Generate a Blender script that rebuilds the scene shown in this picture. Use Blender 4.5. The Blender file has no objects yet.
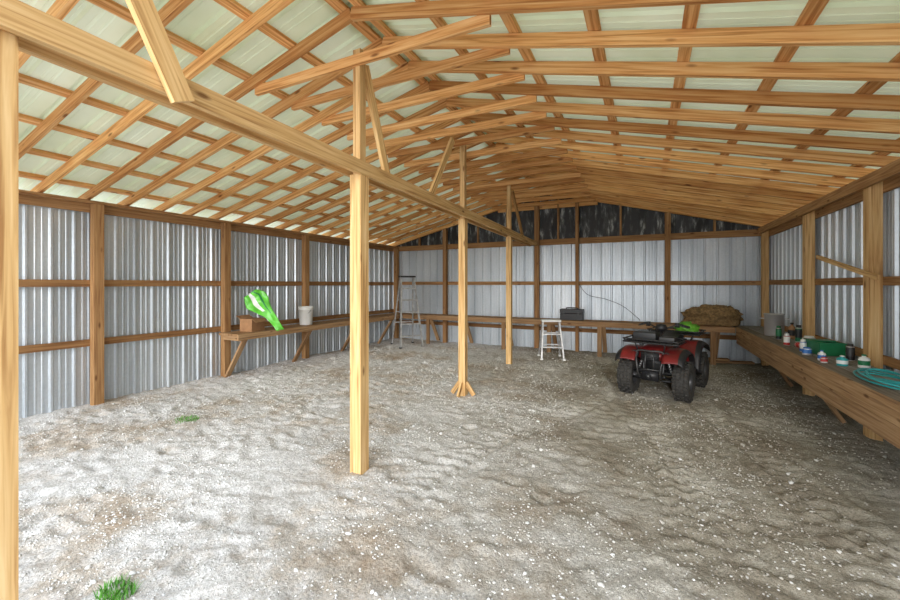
import bpy, math, random
import numpy as np
from mathutils import Vector, Matrix, noise
random.seed(7); np.random.seed(7)
scene=bpy.context.scene
scene.view_settings.view_transform='Standard'
scene.view_settings.exposure=0.28

# ------------------------------------------------------------------ materials
def newmat(name):
    m=bpy.data.materials.new(name); m.use_nodes=True
    nt=m.node_tree; b=nt.nodes['Principled BSDF']
    return m,nt,b
def N(nt,t,**kw):
    n=nt.nodes.new(t)
    for k,v in kw.items(): setattr(n,k,v)
    return n
def ramp(nt,stops):
    r=N(nt,'ShaderNodeValToRGB')
    e=r.color_ramp.elements
    while len(e)<len(stops): e.new(0.5)
    for i,(p,c) in enumerate(stops):
        e[i].position=p; e[i].color=(c[0],c[1],c[2],1)
    return r
def simple(name,col,rough=0.6,metal=0.0,var=0.12,scale=8,bump=0.0,coat=0):
    m,nt,b=newmat(name)
    tc=N(nt,'ShaderNodeTexCoord'); n=N(nt,'ShaderNodeTexNoise')
    n.inputs['Scale'].default_value=scale; n.inputs['Detail'].default_value=4
    nt.links.new(tc.outputs['Object'],n.inputs['Vector'])
    r=ramp(nt,[(0.3,[c*(1-var) for c in col]),(0.7,[min(1,c*(1+var)) for c in col])])
    nt.links.new(n.outputs['Fac'],r.inputs['Fac']); nt.links.new(r.outputs['Color'],b.inputs['Base Color'])
    b.inputs['Roughness'].default_value=rough; b.inputs['Metallic'].default_value=metal
    b.inputs['Coat Weight'].default_value=coat
    if bump>0:
        bp=N(nt,'ShaderNodeBump'); bp.inputs['Strength'].default_value=bump; bp.inputs['Distance'].default_value=0.01
        nt.links.new(n.outputs['Fac'],bp.inputs['Height']); nt.links.new(bp.outputs['Normal'],b.inputs['Normal'])
    return m
def wood(name,dark,mid,light):
    m,nt,b=newmat(name)
    uv=N(nt,'ShaderNodeUVMap'); uv.uv_map='UVMap'
    mp=N(nt,'ShaderNodeMapping'); mp.inputs['Scale'].default_value=(1.6,42,1)
    nt.links.new(uv.outputs['UV'],mp.inputs['Vector'])
    n1=N(nt,'ShaderNodeTexNoise'); n1.inputs['Scale'].default_value=1.0; n1.inputs['Detail'].default_value=6; n1.inputs['Distortion'].default_value=0.6
    nt.links.new(mp.outputs['Vector'],n1.inputs['Vector'])
    r=ramp(nt,[(0.30,dark),(0.48,mid),(0.70,light)])
    nt.links.new(n1.outputs['Fac'],r.inputs['Fac'])
    # knots
    mp2=N(nt,'ShaderNodeMapping'); mp2.inputs['Scale'].default_value=(2.6,8,1)
    nt.links.new(uv.outputs['UV'],mp2.inputs['Vector'])
    v=N(nt,'ShaderNodeTexVoronoi'); v.inputs['Scale'].default_value=1.0
    nt.links.new(mp2.outputs['Vector'],v.inputs['Vector'])
    kr=ramp(nt,[(0.06,(0.22,0.11,0.05)),(0.15,(1,1,1))])
    nt.links.new(v.outputs['Distance'],kr.inputs['Fac'])
    mx=N(nt,'ShaderNodeMix',data_type='RGBA',blend_type='MULTIPLY'); mx.inputs['Factor'].default_value=0.8
    nt.links.new(r.outputs['Color'],mx.inputs['A']); nt.links.new(kr.outputs['Color'],mx.inputs['B'])
    # tint per board
    at=N(nt,'ShaderNodeAttribute'); at.attribute_name='tint'
    tr=ramp(nt,[(0,(0.68,0.60,0.52)),(0.5,(1,1,1)),(1,(1.2,1.22,1.2))])
    nt.links.new(at.outputs['Fac'],tr.inputs['Fac'])
    mx2=N(nt,'ShaderNodeMix',data_type='RGBA',blend_type='MULTIPLY'); mx2.inputs['Factor'].default_value=1
    nt.links.new(mx.outputs['Result'],mx2.inputs['A']); nt.links.new(tr.outputs['Color'],mx2.inputs['B'])
    nt.links.new(mx2.outputs['Result'],b.inputs['Base Color'])
    b.inputs['Roughness'].default_value=0.75; b.inputs['Specular IOR Level'].default_value=0.25
    bp=N(nt,'ShaderNodeBump'); bp.inputs['Strength'].default_value=0.3; bp.inputs['Distance'].default_value=0.004
    nt.links.new(n1.outputs['Fac'],bp.inputs['Height']); nt.links.new(bp.outputs['Normal'],b.inputs['Normal'])
    return m
M_roofwood=wood('pine_roof',(0.43,0.17,0.05),(0.71,0.355,0.125),(0.86,0.54,0.25))
M_post=wood('pine_post',(0.38,0.19,0.07),(0.63,0.39,0.165),(0.77,0.54,0.28))
M_girt=wood('pine_girt',(0.21,0.095,0.037),(0.34,0.18,0.075),(0.46,0.265,0.12))
M_bench=wood('bench_wood',(0.20,0.11,0.06),(0.35,0.205,0.10),(0.47,0.305,0.17))
M_greyw=wood('weathered_bench_top',(0.18,0.165,0.14),(0.29,0.265,0.23),(0.42,0.39,0.35))

def metal_siding():
    m,nt,b=newmat('galvanized_siding')
    tc=N(nt,'ShaderNodeTexCoord')
    n=N(nt,'ShaderNodeTexNoise'); n.inputs['Scale'].default_value=1.3; n.inputs['Detail'].default_value=4
    mp=N(nt,'ShaderNodeMapping'); mp.inputs['Scale'].default_value=(2.6,2.6,0.35)
    nt.links.new(tc.outputs['Object'],mp.inputs['Vector']); nt.links.new(mp.outputs['Vector'],n.inputs['Vector'])
    r=ramp(nt,[(0.30,(0.50,0.55,0.60)),(0.5,(0.60,0.65,0.70)),(0.70,(0.72,0.76,0.80))])
    nt.links.new(n.outputs['Fac'],r.inputs['Fac'])
    v=N(nt,'ShaderNodeTexVoronoi'); v.inputs['Scale'].default_value=45
    nt.links.new(tc.outputs['Object'],v.inputs['Vector'])
    sr=ramp(nt,[(0,(0.90,0.90,0.90)),(1,(1,1,1))])
    nt.links.new(v.outputs['Color'],sr.inputs['Fac'])
    mx=N(nt,'ShaderNodeMix',data_type='RGBA',blend_type='MULTIPLY'); mx.inputs['Factor'].default_value=1
    nt.links.new(r.outputs['Color'],mx.inputs['A']); nt.links.new(sr.outputs['Color'],mx.inputs['B'])
    nt.links.new(mx.outputs['Result'],b.inputs['Base Color'])
    b.inputs['Metallic'].default_value=0.5; b.inputs['Roughness'].default_value=0.38
    return m
M_siding=metal_siding()
def roof_sheet():
    m,nt,b=newmat('roof_sheet_pale_green')
    tc=N(nt,'ShaderNodeTexCoord')
    n=N(nt,'ShaderNodeTexNoise'); n.inputs['Scale'].default_value=1.1; n.inputs['Detail'].default_value=4
    nt.links.new(tc.outputs['Object'],n.inputs['Vector'])
    r=ramp(nt,[(0.3,(0.58,0.62,0.40)),(0.7,(0.76,0.79,0.59))])
    nt.links.new(n.outputs['Fac'],r.inputs['Fac']); nt.links.new(r.outputs['Color'],b.inputs['Base Color'])
    b.inputs['Roughness'].default_value=0.4
    tr=N(nt,'ShaderNodeBsdfTranslucent'); nt.links.new(r.outputs['Color'],tr.inputs['Color'])
    mx=N(nt,'ShaderNodeMixShader'); mx.inputs[0].default_value=0.10
    nt.links.new(b.outputs[0],mx.inputs[1]); nt.links.new(tr.outputs[0],mx.inputs[2])
    nt.links.new(mx.outputs[0],nt.nodes['Material Output'].inputs['Surface'])
    return m
M_roof=roof_sheet()
def gable_mat():
    m,nt,b=newmat('black_tarpaper')
    tc=N(nt,'ShaderNodeTexCoord'); mp=N(nt,'ShaderNodeMapping'); mp.inputs['Scale'].default_value=(5,1,1.2)
    nt.links.new(tc.outputs['Object'],mp.inputs['Vector'])
    n=N(nt,'ShaderNodeTexNoise'); n.inputs['Scale'].default_value=1.5; n.inputs['Detail'].default_value=7; n.inputs['Roughness'].default_value=0.65
    nt.links.new(mp.outputs['Vector'],n.inputs['Vector'])
    r=ramp(nt,[(0.48,(0.018,0.018,0.02)),(0.56,(0.07,0.075,0.075)),(0.64,(0.40,0.42,0.41))])  # pale end of the ramp paints light leaking through as grey streaks
    nt.links.new(n.outputs['Fac'],r.inputs['Fac']); nt.links.new(r.outputs['Color'],b.inputs['Base Color'])
    b.inputs['Roughness'].default_value=0.5
    return m
M_gable=gable_mat()
def gravel_mat(name):
    m,nt,b=newmat(name)
    tc=N(nt,'ShaderNodeTexCoord')
    n=N(nt,'ShaderNodeTexNoise'); n.inputs['Scale'].default_value=0.75; n.inputs['Detail'].default_value=13; n.inputs['Roughness'].default_value=0.7
    nt.links.new(tc.outputs['Object'],n.inputs['Vector'])
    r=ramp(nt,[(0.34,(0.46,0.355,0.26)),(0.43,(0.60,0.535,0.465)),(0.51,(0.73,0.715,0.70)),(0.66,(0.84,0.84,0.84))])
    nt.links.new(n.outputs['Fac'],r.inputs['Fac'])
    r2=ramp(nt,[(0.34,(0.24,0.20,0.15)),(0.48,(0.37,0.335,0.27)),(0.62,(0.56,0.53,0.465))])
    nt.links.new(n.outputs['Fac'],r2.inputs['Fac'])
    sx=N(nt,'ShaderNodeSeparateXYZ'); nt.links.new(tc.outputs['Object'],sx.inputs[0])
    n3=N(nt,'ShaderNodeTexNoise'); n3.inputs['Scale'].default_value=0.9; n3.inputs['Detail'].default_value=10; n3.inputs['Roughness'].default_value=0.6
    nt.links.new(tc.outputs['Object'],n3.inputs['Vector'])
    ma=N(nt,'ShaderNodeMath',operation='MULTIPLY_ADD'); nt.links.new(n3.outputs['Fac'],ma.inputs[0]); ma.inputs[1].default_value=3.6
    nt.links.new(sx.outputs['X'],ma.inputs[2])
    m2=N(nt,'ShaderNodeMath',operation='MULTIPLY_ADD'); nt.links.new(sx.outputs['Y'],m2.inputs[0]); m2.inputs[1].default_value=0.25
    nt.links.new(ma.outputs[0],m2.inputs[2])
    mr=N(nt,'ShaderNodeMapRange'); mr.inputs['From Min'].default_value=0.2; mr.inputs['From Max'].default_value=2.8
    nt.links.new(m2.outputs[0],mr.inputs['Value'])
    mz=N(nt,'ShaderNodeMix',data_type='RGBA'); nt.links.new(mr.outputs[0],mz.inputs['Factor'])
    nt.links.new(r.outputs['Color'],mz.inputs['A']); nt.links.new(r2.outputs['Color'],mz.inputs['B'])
    # fine grit speckle
    n5=N(nt,'ShaderNodeTexNoise'); n5.inputs['Scale'].default_value=55; n5.inputs['Detail'].default_value=7; n5.inputs['Roughness'].default_value=0.8
    nt.links.new(tc.outputs['Object'],n5.inputs['Vector'])
    sr=ramp(nt,[(0.36,(0.50,0.49,0.47)),(0.5,(0.97,0.965,0.96)),(0.62,(1.25,1.25,1.25))])
    nt.links.new(n5.outputs['Fac'],sr.inputs['Fac'])
    mx=N(nt,'ShaderNodeMix',data_type='RGBA',blend_type='MULTIPLY'); mx.inputs['Factor'].default_value=0.85
    nt.links.new(mz.outputs['Result'],mx.inputs['A']); nt.links.new(sr.outputs['Color'],mx.inputs['B'])
    nt.links.new(mx.outputs['Result'],b.inputs['Base Color'])
    b.inputs['Roughness'].default_value=0.95; b.inputs['Specular IOR Level'].default_value=0.12
    n2=N(nt,'ShaderNodeTexNoise'); n2.inputs['Scale'].default_value=32; n2.inputs['Detail'].default_value=9; n2.inputs['Roughness'].default_value=0.72
    nt.links.new(tc.outputs['Object'],n2.inputs['Vector'])
    bp=N(nt,'ShaderNodeBump'); bp.inputs['Strength'].default_value=0.85; bp.inputs['Distance'].default_value=0.022
    nt.links.new(n2.outputs['Fac'],bp.inputs['Height']); nt.links.new(bp.outputs['Normal'],b.inputs['Normal'])
    return m
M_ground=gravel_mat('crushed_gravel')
def stone_mat():
    m,nt,b=newmat('gravel_stone')
    at=N(nt,'ShaderNodeAttribute'); at.attribute_name='tint'
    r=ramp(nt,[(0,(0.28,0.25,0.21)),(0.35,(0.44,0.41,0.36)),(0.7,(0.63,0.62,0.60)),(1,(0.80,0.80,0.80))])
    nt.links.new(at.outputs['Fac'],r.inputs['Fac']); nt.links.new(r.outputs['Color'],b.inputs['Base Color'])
    b.inputs['Roughness'].default_value=0.95; b.inputs['Specular IOR Level'].default_value=0.12
    return m
M_stone=stone_mat()
M_red=simple('red_plastic',(0.17,0.012,0.012),0.35,0,0.3,6,coat=0.2)
M_black=simple('black_plastic',(0.016,0.016,0.018),0.45)
M_rubber=simple('tire_rubber',(0.045,0.042,0.038),0.85,0,0.35,20,0.3)
M_steel=simple('dark_steel',(0.07,0.07,0.072),0.45,0.6)
M_alu=simple('aluminium',(0.55,0.55,0.55),0.45,0.55,0.3,14)
M_stain=simple('stainless',(0.80,0.80,0.82),0.32,0.75,0.05)
M_white=simple('white_plastic',(0.80,0.80,0.78),0.45,0,0.04)
M_green=simple('green_plastic_sheet',(0.13,0.58,0.05),0.35,0,0.2,9)
M_green3=simple('green_bag_plastic',(0.14,0.42,0.04),0.4,0,0.3,9)
M_green2=simple('dark_green_plastic',(0.015,0.18,0.07),0.4)
M_card=simple('cardboard',(0.36,0.19,0.09),0.85,0,0.15,12)
M_teal=simple('teal_hose',(0.03,0.38,0.40),0.35)
M_blue=simple('blue_plastic',(0.04,0.17,0.5),0.4)
M_redlab=simple('red_label',(0.5,0.035,0.03),0.4)
M_straw=simple('straw',(0.25,0.155,0.065),0.9,0,0.5,22,1.0)
M_grass=simple('grass_blade',(0.10,0.32,0.03),0.6,0,0.35,30)
M_lens=simple('headlight_lens',(0.35,0.36,0.36),0.1,0.2,0.05)
M_hub=simple('wheel_rim',(0.09,0.09,0.095),0.4,0.5)

# ------------------------------------------------------------------ mesh builder
class MB:
    def __init__(s): s.v=[];s.f=[];s.uv=[];s.m=[];s.t=[];s.mats=[]
    def mi(s,mat):
        if mat not in s.mats: s.mats.append(mat)
        return s.mats.index(mat)
    def face(s,idx,uv,mat,t=0.5):
        s.f.append(idx); s.uv.append(uv); s.m.append(s.mi(mat)); s.t.append(t)
    def beam(s,p0,p1,w,h,mat,up=(0,0,1),tint=None):
        p0=Vector(p0);p1=Vector(p1);d=(p1-p0);L=d.length;d.normalize();up=Vector(up)
        side=d.cross(up)
        if side.length<1e-4: side=d.cross(Vector((0,1,0)))
        side.normalize(); u=side.cross(d).normalized()
        a=side*w/2;b=u*h/2
        base=len(s.v)
        for p in (p0,p1):
            for q in (-a-b,a-b,a+b,-a+b): s.v.append(p+q)
        t=random.random() if tint is None else tint
        ou,ov=random.random()*60,random.random()*60
        k=0
        for i in range(4):
            j=(i+1)%4; ww=(w if i%2==0 else h)
            s.face([base+i,base+j,base+4+j,base+4+i],[(ou,ov+k),(ou,ov+k+ww),(ou+L,ov+k+ww),(ou+L,ov+k)],mat,t)
            k+=ww
        s.face([base+3,base+2,base+1,base],[(ou,ov),(ou,ov+w),(ou+h,ov+w),(ou+h,ov)],mat,t*0.8)
        s.face([base+4,base+5,base+6,base+7],[(ou,ov),(ou,ov+w),(ou+h,ov+w),(ou+h,ov)],mat,t*0.8)
    def box(s,lo,hi,mat,tint=None):
        lo=Vector(lo);hi=Vector(hi);c=(lo+hi)/2;d=hi-lo
        ax=max(range(3),key=lambda i:d[i])
        if ax==0: s.beam((lo.x,c.y,c.z),(hi.x,c.y,c.z),d.y,d.z,mat,tint=tint)
        elif ax==1: s.beam((c.x,lo.y,c.z),(c.x,hi.y,c.z),d.x,d.z,mat,tint=tint)
        else: s.beam((c.x,c.y,lo.z),(c.x,c.y,hi.z),d.x,d.y,mat,up=(0,1,0),tint=tint)
    def tube(s,pts,r,mat,seg=10,caps=True,closed=False):
        pts=[Vector(p) for p in pts]; n=len(pts)
        rs=r if isinstance(r,(list,tuple)) else [r]*n
        rings=[];prev=None
        for i,p in enumerate(pts):
            if closed: d=pts[(i+1)%n]-pts[i-1]
            else: d=(pts[min(i+1,n-1)]-pts[max(i-1,0)])
            d.normalize()
            if prev is None:
                a=d.cross(Vector((0,0,1)))
                if a.length<1e-3:a=d.cross(Vector((0,1,0)))
            else: a=prev-d*prev.dot(d)
            a.normalize();prev=a;b=d.cross(a)
            base=len(s.v);rings.append(base)
            for k in range(seg):
                an=2*math.pi*k/seg; s.v.append(p+(a*math.cos(an)+b*math.sin(an))*rs[i])
        m=n if closed else n-1
        for i in range(m):
            A=rings[i];B=rings[(i+1)%n]
            for k in range(seg):
                k2=(k+1)%seg
                s.face([A+k,A+k2,B+k2,B+k],[(0,0)]*4,mat)
        if caps and not closed:
            s.face([rings[0]+k for k in range(seg)][::-1],[(0,0)]*seg,mat)
            s.face([rings[-1]+k for k in range(seg)],[(0,0)]*seg,mat)
    def lathe(s,prof,c,mat,axis='Z',seg=24,mats=None):
        c=Vector(c);rings=[]
        for (r,z) in prof:
            base=len(s.v);rings.append(base)
            for k in range(seg):
                an=2*math.pi*k/seg;x=r*math.cos(an);y=r*math.sin(an)
                if axis=='Z': q=Vector((x,y,z))
                elif axis=='X': q=Vector((z,x,y))
                else: q=Vector((y,z,x))
                s.v.append(c+q)
        for i in range(len(prof)-1):
            for k in range(seg):
                k2=(k+1)%seg
                s.face([rings[i]+k,rings[i]+k2,rings[i+1]+k2,rings[i+1]+k],[(0,0)]*4,(mats[i] if mats else mat))
    def grid(s,P,mat,t=0.5):
        base=len(s.v);R=len(P);C=len(P[0])
        for row in P:
            for p in row:s.v.append(Vector(p))
        for i in range(R-1):
            for j in range(C-1):
                s.face([base+i*C+j,base+i*C+j+1,base+(i+1)*C+j+1,base+(i+1)*C+j],[(0,0)]*4,mat,t)
    def build(s,name,parent=None,smooth=False,loc=None,bevel=0,solid=0,sub=0):
        me=bpy.data.meshes.new(name)
        me.from_pydata([tuple(v) for v in s.v],[],s.f)
        for m in s.mats: me.materials.append(m)
        me.polygons.foreach_set('material_index',s.m)
        uvl=me.uv_layers.new(name='UVMap')
        flat=[c for uv in s.uv for q in uv for c in q]
        uvl.data.foreach_set('uv',flat)
        at=me.attributes.new('tint','FLOAT','FACE'); at.data.foreach_set('value',s.t)
        if smooth:
            me.polygons.foreach_set('use_smooth',[True]*len(s.f))
        me.update()
        o=bpy.data.objects.new(name,me); scene.collection.objects.link(o)
        if parent: o.parent=parent
        if loc: o.location=loc
        if solid:
            md=o.modifiers.new('solid','SOLIDIFY'); md.thickness=solid; md.offset=0
        if bevel:
            md=o.modifiers.new('bevel','BEVEL'); md.width=bevel; md.segments=2; md.limit_method='ANGLE'
        if sub:
            md=o.modifiers.new('sub','SUBSURF'); md.levels=sub; md.render_levels=sub
        if smooth and not sub:
            try:
                with bpy.context.temp_override(object=o,active_object=o,selected_objects=[o]):
                    bpy.ops.object.shade_auto_smooth(angle=math.radians(40))
            except Exception as e: pass
        return o
def empty(name,loc=(0,0,0),rot=0):
    e=bpy.data.objects.new(name,None); scene.collection.objects.link(e); e.location=loc; e.rotation_euler=(0,0,rot); return e
def smoothpath(pts,n=6):
    pts=[Vector(p) for p in pts];out=[]
    for i in range(len(pts)-1):
        p0=pts[max(i-1,0)];p1=pts[i];p2=pts[i+1];p3=pts[min(i+2,len(pts)-1)]
        for k in range(n):
            t=k/n
            out.append(0.5*((2*p1)+(p2-p0)*t+(2*p0-5*p1+4*p2-p3)*t*t+(3*p1-p0-3*p2+p3)*t**3))
    out.append(pts[-1]);return out

# ------------------------------------------------------------------ dimensions
XL,XR=-6.68,2.25; XC=(XL+XR)/2; HW=(XR-XL)/2; YB=9.98; YF=0.45; ZP=2.70; SL=0.25
def zb(x): return ZP+SL*(HW-abs(x-XC))      # underside of rafters

# ------------------------------------------------------------------ ground
NZ=noise.noise
DIM={}
for _ in range(2100):
    x=random.uniform(-6.6,2.2);y=random.uniform(0.2,9.8);a=random.random()*3.14
    L=random.uniform(0.06,0.13);W=random.uniform(0.035,0.06);A=random.uniform(0.005,0.017)
    d=(x,y,math.cos(a),math.sin(a),L,W,A)
    for i in range(int(math.floor((x-.35)/.5)),int(math.floor((x+.35)/.5))+1):
        for j in range(int(math.floor((y-.35)/.5)),int(math.floor((y+.35)/.5))+1):
            DIM.setdefault((i,j),[]).append(d)
# wheel tracks: centre-line x as a function of y
TR=[lambda y:0.75+0.35*math.sin(y*0.55+0.2),lambda y:-0.10+0.35*math.sin(y*0.55+0.2),
    lambda y:1.35-0.22*(y-3.0),lambda y:0.50-0.22*(y-3.0),
    lambda y:-1.5+0.30*(y-3.0)+0.1*math.sin(y*1.3)]
def gh(x,y):
    h=0.030*NZ(Vector((x*0.7,y*0.7,3)))+0.016*NZ(Vector((x*2.3,y*2.3,9)))
    h+=0.009*(0.5-abs(NZ(Vector((x*4.2,y*4.2,1)))))+0.010*NZ(Vector((x*9,y*9,5)))+0.009*NZ(Vector((x*19,y*19,8)))
    for (cx,cy,c,s,L,W,A) in DIM.get((int(math.floor(x/.5)),int(math.floor(y/.5))),()):
        dx=x-cx;dy=y-cy;u=(dx*c+dy*s)/L;v=(-dx*s+dy*c)/W;q=u*u+v*v
        if q<8: h+=-A*math.exp(-q)+0.4*A*math.exp(-(math.sqrt(q)-1.5)**2*3)
    if -2.6<x<2.2 and y>1.8:
        for k,f in enumerate(TR):
            d=x-f(y)
            if abs(d)<0.24:
                m=min(1,(y-1.8)/1.2)*max(0,min(1,0.85+1.2*NZ(Vector((x*0.8,y*0.8,k+2)))))
                e=math.exp(-(d/0.13)**4)
                h+=m*(e*(-0.016+0.013*math.sin(y*46+abs(d)*30))+0.018*math.exp(-((abs(d)-0.17)/0.035)**2))
    return h
def ground():
    xs=np.concatenate([np.linspace(-30,-7.1,12),np.arange(-7,2.6,0.028),np.linspace(2.7,26,12)])
    ys=np.concatenate([np.linspace(-26,-0.6,16),np.arange(-0.5,6,0.026),np.arange(6,10.2,0.036),np.linspace(10.4,30,10)])
    verts=[(x,y,gh(x,y) if (-7.2<x<2.8 and -1<y<10.3) else -0.02) for y in ys for x in xs]
    R,C=len(ys),len(xs)
    faces=[(i*C+j,i*C+j+1,(i+1)*C+j+1,(i+1)*C+j) for i in range(R-1) for j in range(C-1)]
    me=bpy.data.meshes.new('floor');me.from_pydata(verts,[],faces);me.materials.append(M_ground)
    me.polygons.foreach_set('use_smooth',[True]*len(faces))
    o=bpy.data.objects.new('floor',me);scene.collection.objects.link(o);return o
floor=ground()
def stones(n=40000):
    phi=(1+5**.5)/2
    ico=np.array([(-1,phi,0),(1,phi,0),(-1,-phi,0),(1,-phi,0),(0,-1,phi),(0,1,phi),(0,-1,-phi),(0,1,-phi),(phi,0,-1),(phi,0,1),(-phi,0,-1),(-phi,0,1)])/1.9
    F=np.array([(0,11,5),(0,5,1),(0,1,7),(0,7,10),(0,10,11),(1,5,9),(5,11,4),(11,10,2),(10,7,6),(7,1,8),(3,9,4),(3,4,2),(3,2,6),(3,6,8),(3,8,9),(4,9,5),(2,4,11),(6,2,10),(8,6,7),(9,8,1)])
    V=np.zeros((n,12,3));T=np.zeros(n);i=0
    while i<n:
        x=random.uniform(-6.5,2.1);y=0.3+(9.4)*random.random()**1.8
        cl=NZ(Vector((x*1.1,y*1.1,20)))+0.5*NZ(Vector((x*4,y*4,21)))
        if random.random()>0.45+1.0*cl: continue
        r=0.003+0.0055*random.random()**2+(0.013*random.random() if random.random()<0.02 else 0)
        r*=1+0.04*y
        A=Matrix.Rotation(random.random()*6.28,3,'Z')@Matrix.Rotation(random.random()*1.0,3,'X')
        s=np.array([1+0.5*random.random(),0.9,0.55+0.3*random.random()])*r
        pts=(ico*(0.75+0.5*np.random.rand(12,1)))*s@np.array(A).T
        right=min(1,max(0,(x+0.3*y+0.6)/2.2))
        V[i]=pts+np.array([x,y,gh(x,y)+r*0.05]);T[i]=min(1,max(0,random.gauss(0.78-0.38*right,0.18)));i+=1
    me=bpy.data.meshes.new('gravel_stones')
    allF=(F[None]+np.arange(n)[:,None,None]*12).reshape(-1,3)
    me.vertices.add(n*12);me.vertices.foreach_set('co',V.reshape(-1))
    me.loops.add(len(allF)*3);me.loops.foreach_set('vertex_index',allF.reshape(-1))
    me.polygons.add(len(allF));me.polygons.foreach_set('loop_start',np.arange(len(allF))*3)
    at=me.attributes.new('tint','FLOAT','FACE');at.data.foreach_set('value',np.repeat(T,20))
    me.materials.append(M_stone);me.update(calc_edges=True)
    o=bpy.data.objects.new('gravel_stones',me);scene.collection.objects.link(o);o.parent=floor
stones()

# ------------------------------------------------------------------ siding
def rib_profile(L,pitch=0.229):
    out=[];k=0
    while k*pitch<L:
        b=k*pitch
        for dx,h in ((0,0),(0.016,0.024),(0.036,0.024),(0.052,0),(0.10,0),(0.106,0.005),(0.122,0.005),(0.128,0),(0.165,0),(0.171,0.005),(0.187,0.005),(0.193,0)):
            if b+dx<L: out.append((b+dx,h))
        k+=1
    out.append((L,0));return out
def wall(name,x0,y0,x1,y1,inward,z0,z1f,mat=M_siding):
    mb=MB();L=math.hypot(x1-x0,y1-y0);dx,dy=(x1-x0)/L,(y1-y0)/L
    P=[[],[]]
    for (s,h) in rib_profile(L):
        x=x0+dx*s+inward[0]*h;y=y0+dy*s+inward[1]*h
        P[0].append((x,y,z0));P[1].append((x,y,z1f(x,y)))
    mb.grid(P,mat);return mb
wl=wall('wall_left',XL,YF,XL,YB,(1,0),-0.08,lambda x,y:ZP).build('wall_left')
wr=wall('wall_right',XR,YF,XR,YB,(-1,0),-0.08,lambda x,y:ZP).build('wall_right')
wb=wall('wall_back',XL,YB,XR,YB,(0,-1),-0.08,lambda x,y:2.66).build('wall_back')
mb=MB();P=[[],[]]
for i in range(61):
    x=XL+(XR-XL)*i/60
    yy=YB+0.012*math.sin(i*1.7)
    P[0].append((x,yy-0.01,2.60));P[1].append((x,yy-0.01,zb(x)+0.15))
mb.grid(P,M_gable);mb.build('gable_sheeting',parent=wb)

G=MB()
for z in (0.82,1.61):
    G.box((XL+0.028,YF,z-0.045),(XL+0.06,YB,z+0.045),M_girt)
G.box((XL+0.028,YF,2.55),(XL+0.06,YB,2.70),M_girt,0.5)
G.box((XL+0.06,YF,2.66),(XL+0.15,YB,2.70),M_girt,0.6)
for y in (0.91,2.73,4.55,6.37,8.19,9.86):
    G.box((XL+0.062,y-0.055,-0.05),(XL+0.172,y+0.055,2.655),M_girt,0.35+0.4*random.random())
G.build('girts_and_posts_left',parent=wl)
G=MB()
for z in (0.82,1.63):
    G.box((XR-0.06,YF,z-0.045),(XR-0.028,YB,z+0.045),M_girt)
G.box((XR-0.06,YF,2.54),(XR-0.028,YB,2.70),M_girt,0.8)
G.box((XR-0.21,YF,2.60),(XR-0.172,YB,2.72),M_girt,0.9)
for y in (0.9,2.08,3.88,5.68,7.5,9.86):
    G.box((XR-0.17,y-0.06,-0.05),(XR-0.062,y+0.06,2.72),M_post,0.3+0.3*random.random())
G.beam((XR-0.2,5.35,1.66),(XR-0.2,6.9,1.96),0.025,0.05,M_post)
G.build('girts_and_posts_right',parent=wr)
G=MB()
for z in (0.5,1.62):
    G.box((XL+0.06,YB-0.06,z-0.045),(XR-0.06,YB-0.028,z+0.045),M_girt)
G.box((XL+0.06,YB-0.06,2.56),(XR-0.06,YB-0.028,2.70),M_girt,0.45)
for x,w in ((-4.96,0.1),(-2.41,0.11),(-1.45,0.07),(0.44,0.11)):
    G.box((x-w/2,YB-0.17,-0.05),(x+w/2,YB-0.062,zb(x)-0.01),M_girt,0.4+0.3*random.random())
for x in (-5.8,-4.0,-3.2,-1.9,-0.5,1.3):
    G.box((x-0.02,YB-0.10,2.70),(x+0.02,YB-0.03,zb(x)-0.005),M_girt)
G.build('girts_and_posts_back',parent=wb)

# ------------------------------------------------------------------ roof
RH=0.10
n=math.sqrt(1+SL*SL); dz=RH*n
Rs=MB();OV=0.32
for sgn in (-1,1):
    P=[[],[]]
    for (s,h) in rib_profile(YB+0.1,0.305):
        yy=0.2+s; zz=dz+0.043+h
        P[0].append((XC,yy,zb(XC)+zz));P[1].append((XC+sgn*(HW+OV+0.06),yy,zb(XC)-SL*(HW+OV+0.06)+zz))
    Rs.grid(P,M_roof)
ceil=Rs.build('ceiling')
R=MB();SP=0.45
ys=[];y=2.66
while y>0.35: y-=SP
y+=SP
while y<YB-0.05: ys.append(y); y+=SP
ys.append(YB-0.08)
for y in ys:
    for sgn in (-1,1):
        xe=XC+sgn*(HW+OV); jy=random.uniform(-0.02,0.02)
        p0=Vector((XC,y,zb(XC)+dz/2));p1=Vector((xe,y+jy,zb(XC)-SL*(HW+OV)+dz/2))
        R.beam(p0,p1,0.04,RH,M_roofwood)
R.build('roof_rafters',parent=ceil)
C=MB()
for y in ys[:-1]:
    if y>2.4:
        o=0.04;j=random.uniform(-.02,.02)
        C.beam((XC-1.22,y+o,3.51+j),(XC+1.22,y+o,3.51+j),0.038,0.085,M_roofwood)
C.build('collar_ties',parent=ceil)
Pn=MB()
for sgn in (-1,1):
    s=0.08
    while s<HW+OV:
        x=XC+sgn*s
        z=zb(XC)-SL*s+dz+0.022
        Pn.beam((x,0.25,z),(x,YB+0.25,z),0.085,0.036,M_roofwood,up=(sgn*SL,0,1))
        s+=0.6
Pn.build('roof_purlins',parent=ceil)
rc=MB()
z0=zb(XC)+dz+0.075
rc.grid([[(XC-0.2,0.2,z0-0.05),(XC,0.2,z0+0.005),(XC+0.2,0.2,z0-0.05)],[(XC-0.2,YB+0.3,z0-0.05),(XC,YB+0.3,z0+0.005),(XC+0.2,YB+0.3,z0-0.05)]],M_roof)
rc.build('ridge_cap',parent=ceil)

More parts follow.
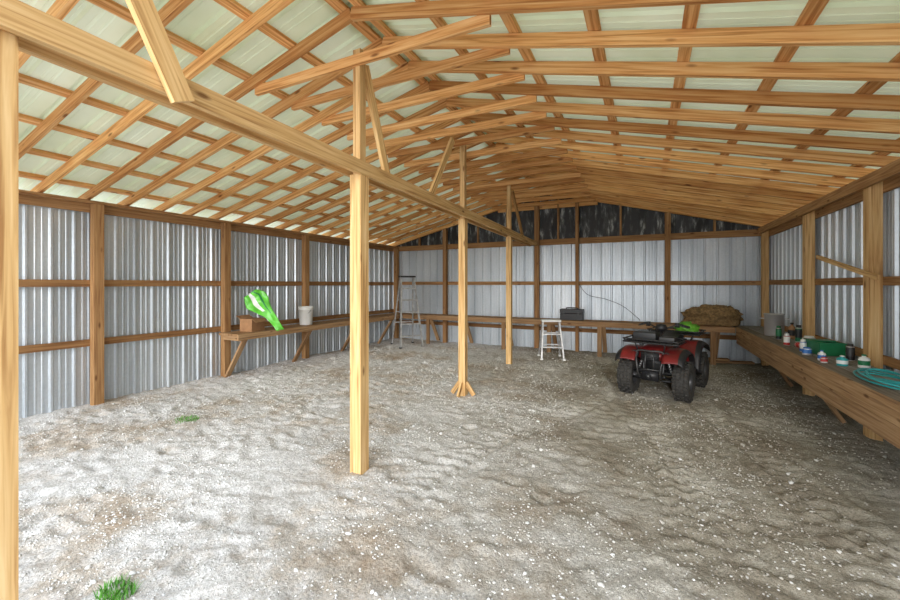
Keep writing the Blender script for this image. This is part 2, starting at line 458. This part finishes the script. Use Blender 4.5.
# ------------------------------------------------------------------ centre posts and beam
def xp(y): return -2.145-0.030*y
for i,y in enumerate((0.585,2.75,5.25,7.65)):
    mb=MB();w=0.112 if i<2 else 0.10;X=xp(y)-(0.012 if i==0 else 0)+(0.02 if i==1 else 0)
    if i>=2: X-=0.05
    mb.box((X-w/2,y-w/2,-0.06),(X+w/2,y+w/2,2.53),M_post,0.75)
    top=3.60 if i else 3.70
    if i==2: top=3.68
    mb.box((X-0.038,y-0.038,2.5),(X+0.038,y+0.038,top),M_post,0.45)
    if i==2:
        for a in range(4):
            dx,dy=((1,0),(-1,0),(0,1),(0,-1))[a]
            mb.beam((X+dx*0.17,y+dy*0.17,0.02),(X+dx*0.05,y+dy*0.05,0.19),0.03,0.06,M_post)
    mb.build('support_post')
B=MB()
for s,z0,t in ((-1,2.54,0.35),(1,2.53,0.6)):
    B.beam((xp(0.5)+s*0.077,0.5,z0+0.055),(xp(YB-0.17)-0.05+s*0.077,YB-0.17,z0+0.055),0.038,0.115,M_post,tint=t)
cb=B.build('center_beam')
B=MB();X=xp(1)
B.beam((X+0.12,1.20,2.50),(X+0.07,0.60,3.78),0.035,0.105,M_post,up=(0,1,0.3))
X=xp(2.9)+0.04;B.beam((X,2.80,3.50),(X,3.14,2.60),0.035,0.085,M_post,up=(0,1,0.3))
X=xp(4.5);B.beam((X,4.12,2.60),(X,4.75,3.50),0.035,0.085,M_post,up=(0,1,-0.3))
X=xp(8.1);B.beam((X,7.75,3.45),(X,8.5,2.62),0.035,0.085,M_post,up=(0,1,0.3))
B.build('beam_braces',parent=cb)

# ------------------------------------------------------------------ benches
BZ=0.77
wbn=empty('workbench')
B=MB()
for k in range(4):
    B.box((-6.50+k*0.123,4.38,BZ-0.038),(-6.50+k*0.123+0.118,9.78,BZ),M_bench)
B.box((-6.01,4.36,BZ-0.10),(-5.975,9.25,BZ-0.0),M_bench,0.8)
y=4.5
while y<9.2:
    B.beam((-6.46,y,0.0),(-6.03,y+0.02,BZ-0.10),0.038,0.085,M_bench,up=(0,1,0))
    B.box((-6.48,y-0.06,BZ-0.12),(-6.02,y-0.022,BZ-0.04),M_bench)
    y+=1.45
B.build('bench_left_run',parent=wbn)
B=MB()
for k in range(3):
    B.box((-5.96,9.30+k*0.165,BZ-0.038),(1.52,9.30+k*0.165+0.158,BZ),M_bench)
B.box((-5.96,9.26,BZ-0.11),(1.55,9.295,BZ),M_bench,0.35)
for x in (-5.2,-4.2,-3.1,-2.0,-0.9,0.3,1.2):
    B.box((x-0.045,9.31,-0.03),(x+0.045,9.345,BZ-0.04),M_bench,0.3)
    B.beam((x+0.08,9.76,0.05),(x+0.08,9.34,BZ-0.08),0.038,0.085,M_bench,up=(1,0,0))
for i,(x,l,z) in enumerate(((-0.2,1.2,0.03),(0.1,1.4,0.07),(1.0,0.9,0.04))):
    B.beam((x,9.5,z),(x+l,9.62,z+0.02),0.14,0.035,M_bench)
B.build('bench_back_run',parent=wbn)
B=MB()
for k in range(3):
    B.box((1.60+k*0.155,2.0,BZ-0.038),(1.60+k*0.155+0.15,9.76,BZ),M_greyw)
B.box((1.56,2.0,BZ-0.15),(1.598,9.25,BZ+0.005),M_bench,0.7)
B.box((1.565,2.0,BZ-0.30),(1.6,9.25,BZ-0.155),M_bench,0.5)
for y in (2.6,4.3,6.1,7.9):
    B.beam((2.04,y,0.02),(1.64,y,BZ-0.12),0.038,0.085,M_bench,up=(0,1,0))
B.build('bench_right_run',parent=wbn)

# ------------------------------------------------------------------ ATV (front = local -Y)
def atv():
    E=empty('atv',(0.28,6.97,0.0),math.radians(-16)); E.scale=(0.9,0.9,0.93)
    def wheel(x,y,w,r,nm):
        mb=MB();z=r-0.01
        prof=[(r*0.50,-w*0.42),(r*0.62,-w*0.50),(r*0.82,-w*0.52),(r*0.93,-w*0.46),(r*0.97,-w*0.3),(r*0.98,0),(r*0.97,w*0.3),(r*0.93,w*0.46),(r*0.82,w*0.52),(r*0.62,w*0.50),(r*0.50,w*0.42)]
        mb.lathe(prof,(x,y,z),M_rubber,'X',32)
        sg=1 if x>0 else -1
        mb.lathe([(r*0.51,-w*0.42),(r*0.47,-w*0.38),(r*0.44,-w*0.1),(r*0.44,w*0.1),(r*0.47,w*0.38),(r*0.51,w*0.42)],(x,y,z),M_hub,'X',28)
        mb.lathe([(0.001,sg*w*0.18),(0.045,sg*w*0.18),(0.05,sg*w*0.10),(r*0.30,sg*w*0.06),(r*0.45,sg*w*0.16)],(x,y,z),M_hub,'X',24)
        nb=18
        for k in range(nb):
            for row,off in ((-0.34,0),(-0.1,0.5),(0.14,0),(0.36,0.5)):
                a=2*math.pi*(k+off)/nb
                c=Vector((x+row*w,y+math.cos(a)*r*0.96,z+math.sin(a)*r*0.96))
                o=Vector((x+row*w,y+math.cos(a)*r*1.04,z+math.sin(a)*r*1.04))
                mb.beam(c,o,w*0.2,0.045,M_rubber,up=(0,-math.sin(a),math.cos(a)))
        mb.build(nm,parent=E,smooth=True)
    wheel(-0.40,-0.60,0.22,0.29,'front_wheel_1');wheel(0.40,-0.60,0.22,0.29,'front_wheel_2')
    wheel(-0.37,0.58,0.26,0.29,'rear_wheel_1');wheel(0.37,0.58,0.26,0.29,'rear_wheel_2')
    f=MB()
    for sx in (-1,1):
        f.tube(smoothpath([(sx*0.17,-0.78,0.34),(sx*0.18,-0.5,0.27),(sx*0.2,0,0.24),(sx*0.19,0.5,0.3),(sx*0.16,0.8,0.55)]),0.018,M_steel)
        f.tube(smoothpath([(sx*0.14,-0.72,0.36),(sx*0.15,-0.62,0.62),(sx*0.14,-0.2,0.72),(sx*0.14,0.3,0.66),(sx*0.16,0.8,0.6)]),0.016,M_steel)
        f.tube([(sx*0.12,-0.70,0.26),(sx*0.35,-0.60,0.25)],0.013,M_steel)
        f.tube([(sx*0.12,-0.48,0.26),(sx*0.35,-0.60,0.25)],0.013,M_steel)
        f.tube([(sx*0.12,-0.66,0.38),(sx*0.34,-0.60,0.35)],0.012,M_steel)
        f.tube([(sx*0.12,-0.52,0.38),(sx*0.34,-0.60,0.35)],0.012,M_steel)
        top=Vector((sx*0.15,-0.62,0.66));bot=Vector((sx*0.27,-0.62,0.30))
        f.tube([top,bot],0.015,M_alu)
        d=(bot-top);a=Vector((0,1,0));b=d.normalized().cross(a)
        pts=[top+d*(0.12+0.7*t/60)+(a*math.cos(t*0.75)+b*math.sin(t*0.75))*0.035 for t in range(61)]
        f.tube(pts,0.006,M_steel,6)
        f.tube([(sx*0.10,0.58,0.275),(sx*0.36,0.58,0.275)],0.028,M_steel)
        f.box((sx*0.40-0.11,-0.26,0.26),(sx*0.40+0.11,0.20,0.285),M_black)
        f.tube(smoothpath([(sx*0.2,-0.3,0.28),(sx*0.48,-0.26,0.28),(sx*0.51,0,0.28),(sx*0.48,0.20,0.28),(sx*0.2,0.25,0.28)]),0.012,M_steel)
    f.box((-0.14,-0.22,0.25),(0.14,0.28,0.42),M_steel)
    f.lathe([(0.001,-0.17),(0.10,-0.17),(0.11,-0.14),(0.11,0.14),(0.10,0.17),(0.001,0.17)],(0,-0.02,0.42),M_steel,'X',20)
    for k in range(6): f.box((-0.09,-0.1,0.48+k*0.022),(0.09,0.1,0.49+k*0.022),M_steel)
    f.box((-0.13,-0.66,0.42),(0.13,-0.62,0.62),M_steel)
    f.tube(smoothpath([(0.13,0.1,0.5),(0.19,0.35,0.5),(0.2,0.6,0.52)]),0.02,M_steel)
    f.lathe([(0.001,-0.2),(0.055,-0.2),(0.06,-0.17),(0.06,0.17),(0.04,0.22),(0.001,0.22)],(0.2,0.68,0.52),M_steel,'Y',16)
    f.build('frame_and_engine',parent=E,smooth=True)
    b=MB()
    b.tube(smoothpath([(-0.14,-0.70,0.33),(-0.15,-0.90,0.34),(-0.17,-0.95,0.50),(-0.19,-0.88,0.70),(0,-0.90,0.72),(0.19,-0.88,0.70),(0.17,-0.95,0.50),(0.15,-0.90,0.34),(0.14,-0.70,0.33)]),0.016,M_steel)
    b.tube([(-0.16,-0.93,0.45),(0.16,-0.93,0.45)],0.013,M_steel)
    b.tube([(-0.06,-0.93,0.45),(-0.06,-0.90,0.71)],0.011,M_steel);b.tube([(0.06,-0.93,0.45),(0.06,-0.90,0.71)],0.011,M_steel)
    b.box((-0.12,-0.90,0.28),(0.12,-0.875,0.42),M_black)
    b.lathe([(0.001,-0.03),(0.03,-0.02),(0.032,0),(0.03,0.02),(0.001,0.03)],(0,-0.97,0.36),M_steel,'Z',14)
    b.tube([(0,-0.86,0.32),(0,-0.97,0.33)],0.014,M_steel)
    b.build('front_bumper',parent=E,smooth=True)
    def fender(cx,cy,r,w,prof,nm,sx):
        m=MB();P=[]
        sp=smoothpath([(0,a,b) for a,b in prof],4)
        for p in sp:
            row=[]
            for j in range(8):
                t=j/7; xx=cx+sx*(t-0.55)*w
                row.append((xx,cy+p.y,p.z+0.015*math.sin(t*3.14)-(0.045 if j==7 else 0)-(0.015 if j==6 else 0)))
            P.append(row)
        m.grid(P,M_red)
        for i in range(len(m.f)):
            if i%7>=5: m.m[i]=m.mi(M_black)
        m.build(nm,parent=E,smooth=True,solid=0.012)
    ff=[(-0.40,0.57),(-0.34,0.66),(-0.20,0.715),(0.0,0.735),(0.18,0.71),(0.30,0.62),(0.36,0.48),(0.40,0.34)]
    for sx,k in ((-1,1),(1,2)): fender(sx*0.355,-0.60,0.4,0.30,ff,'front_fender_%d'%k,sx)
    rf=[(-0.42,0.34),(-0.37,0.50),(-0.30,0.64),(-0.15,0.73),(0.05,0.745),(0.25,0.72),(0.38,0.66),(0.45,0.58)]
    for sx,k in ((-1,1),(1,2)): fender(sx*0.34,0.58,0.4,0.32,rf,'rear_fender_%d'%k,sx)
    h=MB()
    secs=[(-0.88,0.12,0.60,0.68),(-0.82,0.19,0.57,0.73),(-0.70,0.22,0.57,0.765),(-0.50,0.22,0.58,0.79),(-0.30,0.18,0.58,0.82),(-0.12,0.14,0.58,0.84),(0.02,0.11,0.58,0.80)]
    P=[]
    for (y,w,z0,z1) in secs:
        row=[]
        for k in range(17):
            a=2*math.pi*k/16
            cx=math.copysign(abs(math.cos(a))**0.6,math.cos(a))*w; cz=math.copysign(abs(math.sin(a))**0.6,math.sin(a))
            row.append((cx,y,(z0+z1)/2+cz*(z1-z0)/2))
        P.append(row)
    h.grid(P,M_red)
    h.f.append(list(range(16))[::-1]);h.uv.append([(0,0)]*16);h.m.append(h.mi(M_black));h.t.append(.5)
    h.build('hood',parent=E,smooth=True)
    g=MB()
    g.box((-0.13,-0.905,0.58),(0.13,-0.875,0.70),M_black)
    for k in range(4): g.box((-0.11,-0.915,0.595+k*0.024),(0.11,-0.902,0.603+k*0.024),M_steel)
    for sx in (-1,1):
        g.lathe([(0.001,-0.04),(0.035,-0.035),(0.048,-0.015),(0.05,0.03),(0.04,0.08),(0.001,0.09)],(sx*0.235,-0.87,0.655),M_lens,'Y',20)
        g.lathe([(0.051,-0.03),(0.062,-0.03),(0.062,0.10),(0.04,0.12)],(sx*0.235,-0.87,0.655),M_black,'Y',20)
    g.build('headlights_and_grille',parent=E,smooth=True)
    s=MB();P=[]
    for (y,w,z0,z1) in [(-0.06,0.07,0.74,0.80),(0.0,0.11,0.70,0.84),(0.12,0.13,0.68,0.84),(0.30,0.15,0.68,0.85),(0.48,0.16,0.70,0.89),(0.62,0.15,0.72,0.90),(0.68,0.10,0.74,0.86)]:
        row=[]
        for k in range(17):
            a=2*math.pi*k/16
            row.append((math.copysign(abs(math.cos(a))**0.7,math.cos(a))*w,y,(z0+z1)/2+math.copysign(abs(math.sin(a))**0.7,math.sin(a))*(z1-z0)/2))
        P.append(row)
    s.grid(P,M_black);s.build('seat',parent=E,smooth=True)
    c=MB();c.box((-0.22,0.30,0.58),(0.22,0.86,0.69),M_red);c.box((-0.11,-0.1,0.44),(0.11,0.35,0.72),M_black)
    c.box((-0.2,0.84,0.60),(-0.08,0.875,0.65),M_redlab);c.box((0.08,0.84,0.60),(0.2,0.875,0.65),M_redlab)
    c.build('rear_body',parent=E,bevel=0.02)
    r=MB()
    def rack(y0,y1,w,z):
        for zz in (z,z+0.045):
            r.tube(smoothpath([(-w,y0+0.05,zz),(-w+0.05,y0,zz),(w-0.05,y0,zz),(w,y0+0.05,zz),(w,y1-0.05,zz),(w-0.05,y1,zz),(-w+0.05,y1,zz),(-w,y1-0.05,zz),(-w,y0+0.05,zz)],4),0.012,M_black)
        for k in range(1,9):
            x=-w+2*w*k/9;r.tube([(x,y0,z),(x,y1,z)],0.009,M_black,6)
        for k in (1,2,3):
            yy=y0+(y1-y0)*k/4;r.tube([(-w,yy,z-0.004),(w,yy,z-0.004)],0.010,M_black,6)
        for sx in (-1,1):
            for yy in (y0+0.05,y1-0.05): r.tube([(sx*w,yy,z),(sx*w,yy,z+0.045)],0.010,M_black,6)
    rack(-0.92,-0.42,0.38,0.84);rack(0.46,0.98,0.40,0.86)
    for sx in (-1,1):
        r.tube([(sx*0.18,-0.84,0.70),(sx*0.22,-0.9,0.84)],0.011,M_black);r.tube([(sx*0.26,-0.46,0.72),(sx*0.30,-0.44,0.84)],0.011,M_black)
        r.tube([(sx*0.2,0.84,0.66),(sx*0.25,0.93,0.86)],0.011,M_black);r.tube([(sx*0.26,0.5,0.72),(sx*0.32,0.5,0.86)],0.011,M_black)
    r.box((-0.28,-0.78,0.855),(0.05,-0.50,0.975),M_black)
    r.box((0.09,-0.74,0.855),(0.30,-0.52,0.92),M_steel)
    r.build('racks',parent=E,smooth=True,bevel=0.006)
    b=MB()
    b.tube(smoothpath([(-0.36,-0.10,1.04),(-0.25,-0.17,1.08),(-0.12,-0.22,1.03),(0,-0.23,0.98),(0.12,-0.22,1.03),(0.25,-0.17,1.08),(0.36,-0.10,1.04)]),0.012,M_black)
    for sx in (-1,1):
        b.tube([(sx*0.28,-0.152,1.068),(sx*0.38,-0.09,1.035)],0.019,M_black)
        b.tube(smoothpath([(sx*0.25,-0.19,1.075),(sx*0.31,-0.23,1.05),(sx*0.38,-0.19,1.03)]),0.007,M_steel,6)
        b.box((sx*0.22-0.03,-0.2,1.03),(sx*0.22+0.03,-0.15,1.10),M_black)
    b.tube([(0,-0.32,0.80),(0,-0.23,0.99)],0.022,M_black)
    b.lathe([(0.001,-0.05),(0.07,-0.05),(0.09,0),(0.07,0.05),(0.001,0.06)],(0,-0.25,1.02),M_black,'Z',18)
    b.build('handlebars',parent=E,smooth=True)
    return E
E_atv=atv()
def blob(name,c,rx,ry,rz,mat,amp=0.25,fr=6,seg=36,rot=0,sq=1.0,flatb=True):
    mb=MB();P=[]
    for i in range(seg//2+1):
        th=math.pi*i/(seg//2);row=[]
        for k in range(seg+1):
            ph=2*math.pi*(k%seg)/seg
            d=Vector((math.sin(th)*math.cos(ph),math.sin(th)*math.sin(ph),math.cos(th)))
            d=Vector([math.copysign(abs(q)**sq,q) for q in d])
            nn=1+amp*noise.noise(d*fr*0.5+Vector(c))+amp*0.4*noise.noise(d*fr*2)
            q=Vector((d.x*rx*nn,d.y*ry*nn,d.z*rz*nn))
            if flatb and q.z<-rz*0.7:q.z=-rz*0.7
            row.append(q)
        P.append(row)
    mb.grid(P,mat)
    o=mb.build(name,smooth=True);o.location=(c[0],c[1],c[2]+rz*0.7);o.rotation_euler=(0,0,rot);return o
o=blob('plastic_bag_on_rack',(0.19,0.66,0.885),0.17,0.18,0.095,M_green3,0.6,8);o.parent=E_atv
o=blob('straw_bale',(1.20,9.52,BZ+0.005),0.47,0.20,0.23,M_straw,0.25,8,60,0,0.8)
mb=MB()
for k in range(600):
    a=random.uniform(-1,1);b=random.random()*math.pi
    p=Vector((a*0.42,-math.cos(b)*0.20,-0.02+math.sin(b)*0.18*(1-0.4*a*a)))
    d=Vector((random.uniform(-1,1),random.uniform(-.4,.4),random.uniform(-.4,.4))).normalized()*0.05
    mb.tube([p-d,p+d],0.0025,M_straw,3,False)
mb.build('loose_straw',parent=o)

def toolbox():
    E=empty('toolbox',(-1.52,9.55,BZ+0.002))
    m=MB();m.box((-0.25,-0.13,0),(0.25,0.13,0.15),M_black);m.box((-0.255,-0.135,0.155),(0.255,0.135,0.25),M_black)
    m.box((-0.18,-0.145,0.12),(-0.14,-0.13,0.19),M_steel);m.box((0.14,-0.145,0.12),(0.18,-0.13,0.19),M_steel)
    m.build('case',parent=E,bevel=0.012)
    h=MB();h.tube(smoothpath([(-0.12,0,0.245),(-0.11,0,0.275),(0.11,0,0.275),(0.12,0,0.245)]),0.012,M_black);h.build('handle',parent=E,smooth=True)
toolbox()
def bucket(name,loc,r,h,mat):
    E=empty(name,loc);m=MB()
    m.lathe([(0.001,0.0),(r*0.86,0),(r*0.88,0.01),(r,h*0.82),(r*1.05,h*0.83),(r*1.05,h*0.87),(r*1.01,h*0.88),(r*1.03,h*0.97),(r*1.06,h),(r*0.98,h),(r*0.84,0.02),(0.001,0.02)],(0,0,0),mat,'Z',32)
    m.build('pail',parent=E,smooth=True)
    b=MB();b.tube([Vector((r*1.06*math.cos(a),-0.6*r*math.sin(a)-0.01,h*0.84-r*0.85*math.sin(a))) for a in [math.pi*i/16 for i in range(17)]],0.004,M_steel,6)
    b.build('bail_handle',parent=E,smooth=True)
bucket('bucket',(-6.22,6.05,BZ+0.002),0.14,0.37,M_white)
def cardbox():
    m=MB();m.box((-0.13,-0.15,0),(0.13,0.15,0.22),M_card)
    m.beam((-0.13,0.0,0.22),(-0.22,0.0,0.27),0.30,0.005,M_card);m.beam((0.13,0.0,0.22),(0.21,0,0.16),0.30,0.005,M_card)
    o=m.build('cardboard_box',bevel=0.003);o.location=(-6.26,4.84,BZ+0.002);o.rotation_euler=(0,0,0.15)
cardbox()
def greensheet():
    # flat printed plastic sack leaning on the box, lower corner folded down over the bench edge
    m=MB();P=[]
    NU,NV=16,22
    # outline: left edge and right edge polylines (u,z) from top to bottom
    Lf=[(0.02,0.60),(0.03,0.50),(0.06,0.40),(0.20,0.33),(0.36,0.24),(0.46,0.12),(0.54,0.00)]
    Rt=[(0.20,0.74),(0.34,0.70),(0.40,0.60),(0.43,0.46),(0.50,0.32),(0.58,0.17),(0.66,0.03)]
    def samp(L,t):
        t=t*(len(L)-1);i=min(int(t),len(L)-2);f=t-i
        return (L[i][0]*(1-f)+L[i+1][0]*f,L[i][1]*(1-f)+L[i+1][1]*f)
    for i in range(NV+1):
        t=i/NV;a=samp(Lf,t);b=samp(Rt,t);row=[]
        for j in range(NU+1):
            s=j/NU;u=a[0]*(1-s)+b[0]*s;z=a[1]*(1-s)+b[1]*s
            dpt=0.030*noise.noise(Vector((u*9,z*9,2)))+0.018*abs(math.sin(u*16+z*9))+0.10*(z-0.3)
            row.append((u+0.008*noise.noise(Vector((i*.5,j*.5,1))),dpt,z+0.008*noise.noise(Vector((i*.5,j*.5,7)))))
        P.append(row)
    m.grid(P,M_green)
    for i in range(len(m.f)):
        r_,c_=divmod(i,NU)
        if c_ in (5,6,7) and r_<12: m.m[i]=m.mi(M_white)
        if c_ in (11,) and r_<14: m.m[i]=m.mi(M_green2)
    o=m.build('green_plastic_sack',smooth=True,solid=0.006);o.location=(-6.22,4.62,BZ+0.0);o.rotation_euler=(0,0,math.atan2(0.785,0.62)-0.1)
greensheet()
def stepladder(name,loc,rot,H,w0,w1,sp,steps,mat,foot):
    E=empty(name,loc,rot);m=MB()
    for sx in (-1,1):
        m.beam((sx*w0/2,-sp/2,0.0),(sx*w1/2,-0.04,H),0.03,0.065,mat,up=(0,1,0))
        m.beam((sx*w0/2,sp/2,0.0),(sx*w1/2,0.04,H),0.025,0.045,mat,up=(0,1,0))
        m.box((sx*w0/2-0.03,-sp/2-0.045,-0.01),(sx*w0/2+0.03,-sp/2+0.045,0.035),foot)
        m.box((sx*w0/2-0.025,sp/2-0.035,-0.01),(sx*w0/2+0.025,sp/2+0.035,0.035),foot)
        m.beam((sx*(w0+w1)/4,-sp/4,H*0.5),(sx*(w0+w1)/4,sp/4,H*0.5),0.006,0.02,mat)
    for k in range(1,steps+1):
        t=k/(steps+1);w=w0+(w1-w0)*t;y=-sp/2+(sp/2-0.04)*t
        m.box((-w/2,y-0.045,H*t-0.014),(w/2,y+0.045,H*t+0.014),mat)
        if k%2==0 or steps<3: m.beam((-w/2,-y,H*t),(w/2,-y,H*t),0.015,0.025,mat)
    m.box((-w1/2-0.03,-0.11,H-0.01),(w1/2+0.03,0.11,H+0.03),foot)
    m.build('ladder_frame',parent=E)
stepladder('stepladder',(-5.54,8.82,0.0),math.radians(50),1.78,0.58,0.34,0.80,5,M_alu,M_black)
stepladder('step_stool',(-1.83,8.72,0.0),math.radians(20),0.80,0.46,0.34,0.52,2,M_alu,M_white)
m=MB();m.tube(smoothpath([(-1.40,9.80,1.60),(-1.2,9.80,1.35),(-0.8,9.80,1.25),(-0.45,9.80,1.1),(-0.15,9.78,0.85),(-0.1,9.7,BZ+0.02)],8),0.006,M_black,6);m.build('power_cord',smooth=True)

# ------------------------------------------------------------------ things on the right bench
def pot():
    E=empty('stock_pot',(1.86,8.05,BZ+0.002));m=MB();r=0.13;h=0.34
    m.lathe([(0.001,0),(r*0.96,0),(r,0.02),(r,h),(r*1.05,h+0.004),(r*1.05,h+0.012),(r*0.96,h+0.008),(r*0.95,0.02),(0.001,0.02)],(0,0,0),M_stain,'Z',36)
    for sx in (-1,1): m.tube(smoothpath([(sx*r*0.98,-0.04,h*0.8),(sx*(r+0.05),-0.035,h*0.81),(sx*(r+0.05),0.035,h*0.81),(sx*r*0.98,0.04,h*0.8)]),0.007,M_stain,8)
    m.build('pot_body',parent=E,smooth=True)
pot()
def can(name,x,y,r,h,mb_,mc,neck=False,lay=False):
    m=MB()
    if neck:
        prof=[(0.001,0),(r*0.95,0),(r,0.01),(r,h*0.2),(r,h*0.55),(r,h*0.62),(r*0.85,h*0.74),(r*0.36,h*0.82),(r*0.34,h*0.9),(r*0.42,h*0.9),(r*0.42,h),(0.001,h)]
        ms=[mb_]*3+[mc]+[mb_]*4+[mc]*3
    else:
        prof=[(0.001,0),(r*0.96,0),(r,0.008),(r,h*0.25),(r,h*0.75),(r,h*0.80),(r*0.75,h*0.84),(r*0.72,h*0.985),(r*0.65,h),(0.001,h)]
        ms=[M_stain,M_stain,mb_,mc,mb_,M_stain,mc,mc,mc]
    m.lathe(prof,(0,0,0),mb_,'Z',20,ms)
    o=m.build(name,smooth=True);o.location=(x,y,BZ+0.002)
    if lay: o.rotation_euler=(0,math.radians(90),random.uniform(0,3));o.location.z+=r
can('spray_can',1.80,7.55,0.035,0.20,M_black,M_green2)
can('spray_can',1.98,7.35,0.04,0.24,M_green2,M_black)
can('plastic_bottle',2.0,7.72,0.05,0.24,M_card,M_black,True)
can('spray_can',1.72,6.85,0.035,0.16,M_redlab,M_white)
can('spray_can',1.74,6.30,0.033,0.15,M_blue,M_white)
can('spray_can',1.83,6.62,0.033,0.12,M_white,M_redlab,lay=True)
can('paint_can',1.70,6.03,0.045,0.09,M_stain,M_blue)
can('plastic_bottle',1.72,5.66,0.035,0.11,M_white,M_blue,True)
can('plastic_bottle',1.80,5.40,0.045,0.10,M_teal,M_white,True)
can('plastic_bottle',1.95,5.36,0.045,0.13,M_white,M_green2,True)
can('paint_can',1.69,5.50,0.030,0.06,M_white,M_redlab)
can('spray_can',2.0,5.80,0.035,0.18,M_black,M_steel)
can('paint_can',1.98,6.95,0.07,0.13,M_steel,M_white)
def crate():
    m=MB();w,d,h=0.12,0.17,0.15
    m.box((-w,-d,0),(w,d,0.01),M_green2)
    m.box((-w,-d,0),(-w+0.01,d,h),M_green2);m.box((w-0.01,-d,0),(w,d,h),M_green2)
    m.box((-w,-d,0),(w,-d+0.01,h),M_green2);m.box((-w,d-0.01,0),(w,d,h),M_green2)
    m.box((-w-0.012,-d-0.012,h-0.02),(w+0.012,-d,h),M_green2);m.box((-w-0.012,-d,h-0.02),(-w,d,h),M_green2)
    m.box((-w,0.0,h-0.01),(w,d,h+0.005),M_green2)
    o=m.build('green_storage_bin',bevel=0.004);o.location=(1.91,6.22,BZ+0.002);o.rotation_euler=(0,0,0.15)
crate()
m=MB();pts=[]
for i in range(110):
    a=i*0.23;rr=0.15+0.05*math.sin(i*0.13)+0.03*math.sin(i*0.37)
    pts.append(Vector((1.84+rr*math.cos(a)*0.95,4.62+rr*2.1*math.sin(a)+0.05*math.sin(i*0.05),BZ+0.014+0.03*(0.5+0.5*math.sin(i*0.31))*(i/110)*1.5+0.0003*i)))
pts+= [Vector((1.75,4.2,BZ+0.03)),Vector((1.9,4.0,BZ+0.02)),Vector((2.03,3.7,BZ+0.02))]
m.tube(smoothpath(pts,2),0.008,M_teal,8);m.build('garden_hose',smooth=True)

# ------------------------------------------------------------------ grass tufts
def tuft(c,R_,n,hh):
    m=MB()
    for k in range(n):
        a=random.random()*6.28;r=R_*math.sqrt(random.random());x=c[0]+r*math.cos(a);y=c[1]+r*math.sin(a)*0.8
        z=gh(x,y)-0.005;h=hh*random.uniform(0.4,1.1);b=random.random()*6.28;l=random.uniform(0.2,0.9)*h
        w=Vector((math.cos(b+1.57),math.sin(b+1.57),0))*0.0025;d=Vector((math.cos(b),math.sin(b),0))
        p=[Vector((x,y,z)),Vector((x,y,z+h*0.6))+d*l*0.35,Vector((x,y,z+h))+d*l]
        m.grid([[p[0]-w,p[0]+w],[p[1]-w,p[1]+w],[p[2]-w*0.1,p[2]+w*0.1]],M_grass)
    m.build('grass_tuft')
tuft((-2.45,1.10),0.10,220,0.05)
tuft((-4.84,2.87),0.14,240,0.035)

# ------------------------------------------------------------------ light and world
w=bpy.data.worlds.new('World');scene.world=w;w.use_nodes=True
nt=w.node_tree;bg=nt.nodes['Background']
tc=nt.nodes.new('ShaderNodeTexCoord');sp_=nt.nodes.new('ShaderNodeSeparateXYZ');nt.links.new(tc.outputs['Generated'],sp_.inputs[0])
rr=nt.nodes.new('ShaderNodeValToRGB');e=rr.color_ramp.elements
e[0].position=0.0;e[0].color=(0.81,0.82,0.80,1);e[1].position=0.6;e[1].color=(0.79,0.88,1.0,1)
nt.links.new(sp_.outputs['Z'],rr.inputs['Fac']);nt.links.new(rr.outputs['Color'],bg.inputs['Color'])
bg.inputs['Strength'].default_value=2.7
def sun(name,elev,az,strength,angle,col=(1,1,1)):
    l=bpy.data.lights.new(name,'SUN');l.energy=strength;l.angle=math.radians(angle);l.color=col
    o=bpy.data.objects.new(name,l);scene.collection.objects.link(o)
    d=Vector((math.sin(math.radians(az))*math.cos(math.radians(elev)),math.cos(math.radians(az))*math.cos(math.radians(elev)),-math.sin(math.radians(elev))))
    o.rotation_euler=d.to_track_quat('-Z','Y').to_euler()
sun('sun',16,-12,2.0,28,(1.0,0.975,0.94))

cam=bpy.data.cameras.new('Camera');co=bpy.data.objects.new('Camera',cam);scene.collection.objects.link(co)
co.location=(0,0,1.6);co.rotation_euler=(math.radians(90),0,math.radians(26))
cam.lens=16;cam.sensor_width=36;cam.shift_y=-16/900;cam.clip_start=0.05
scene.camera=co
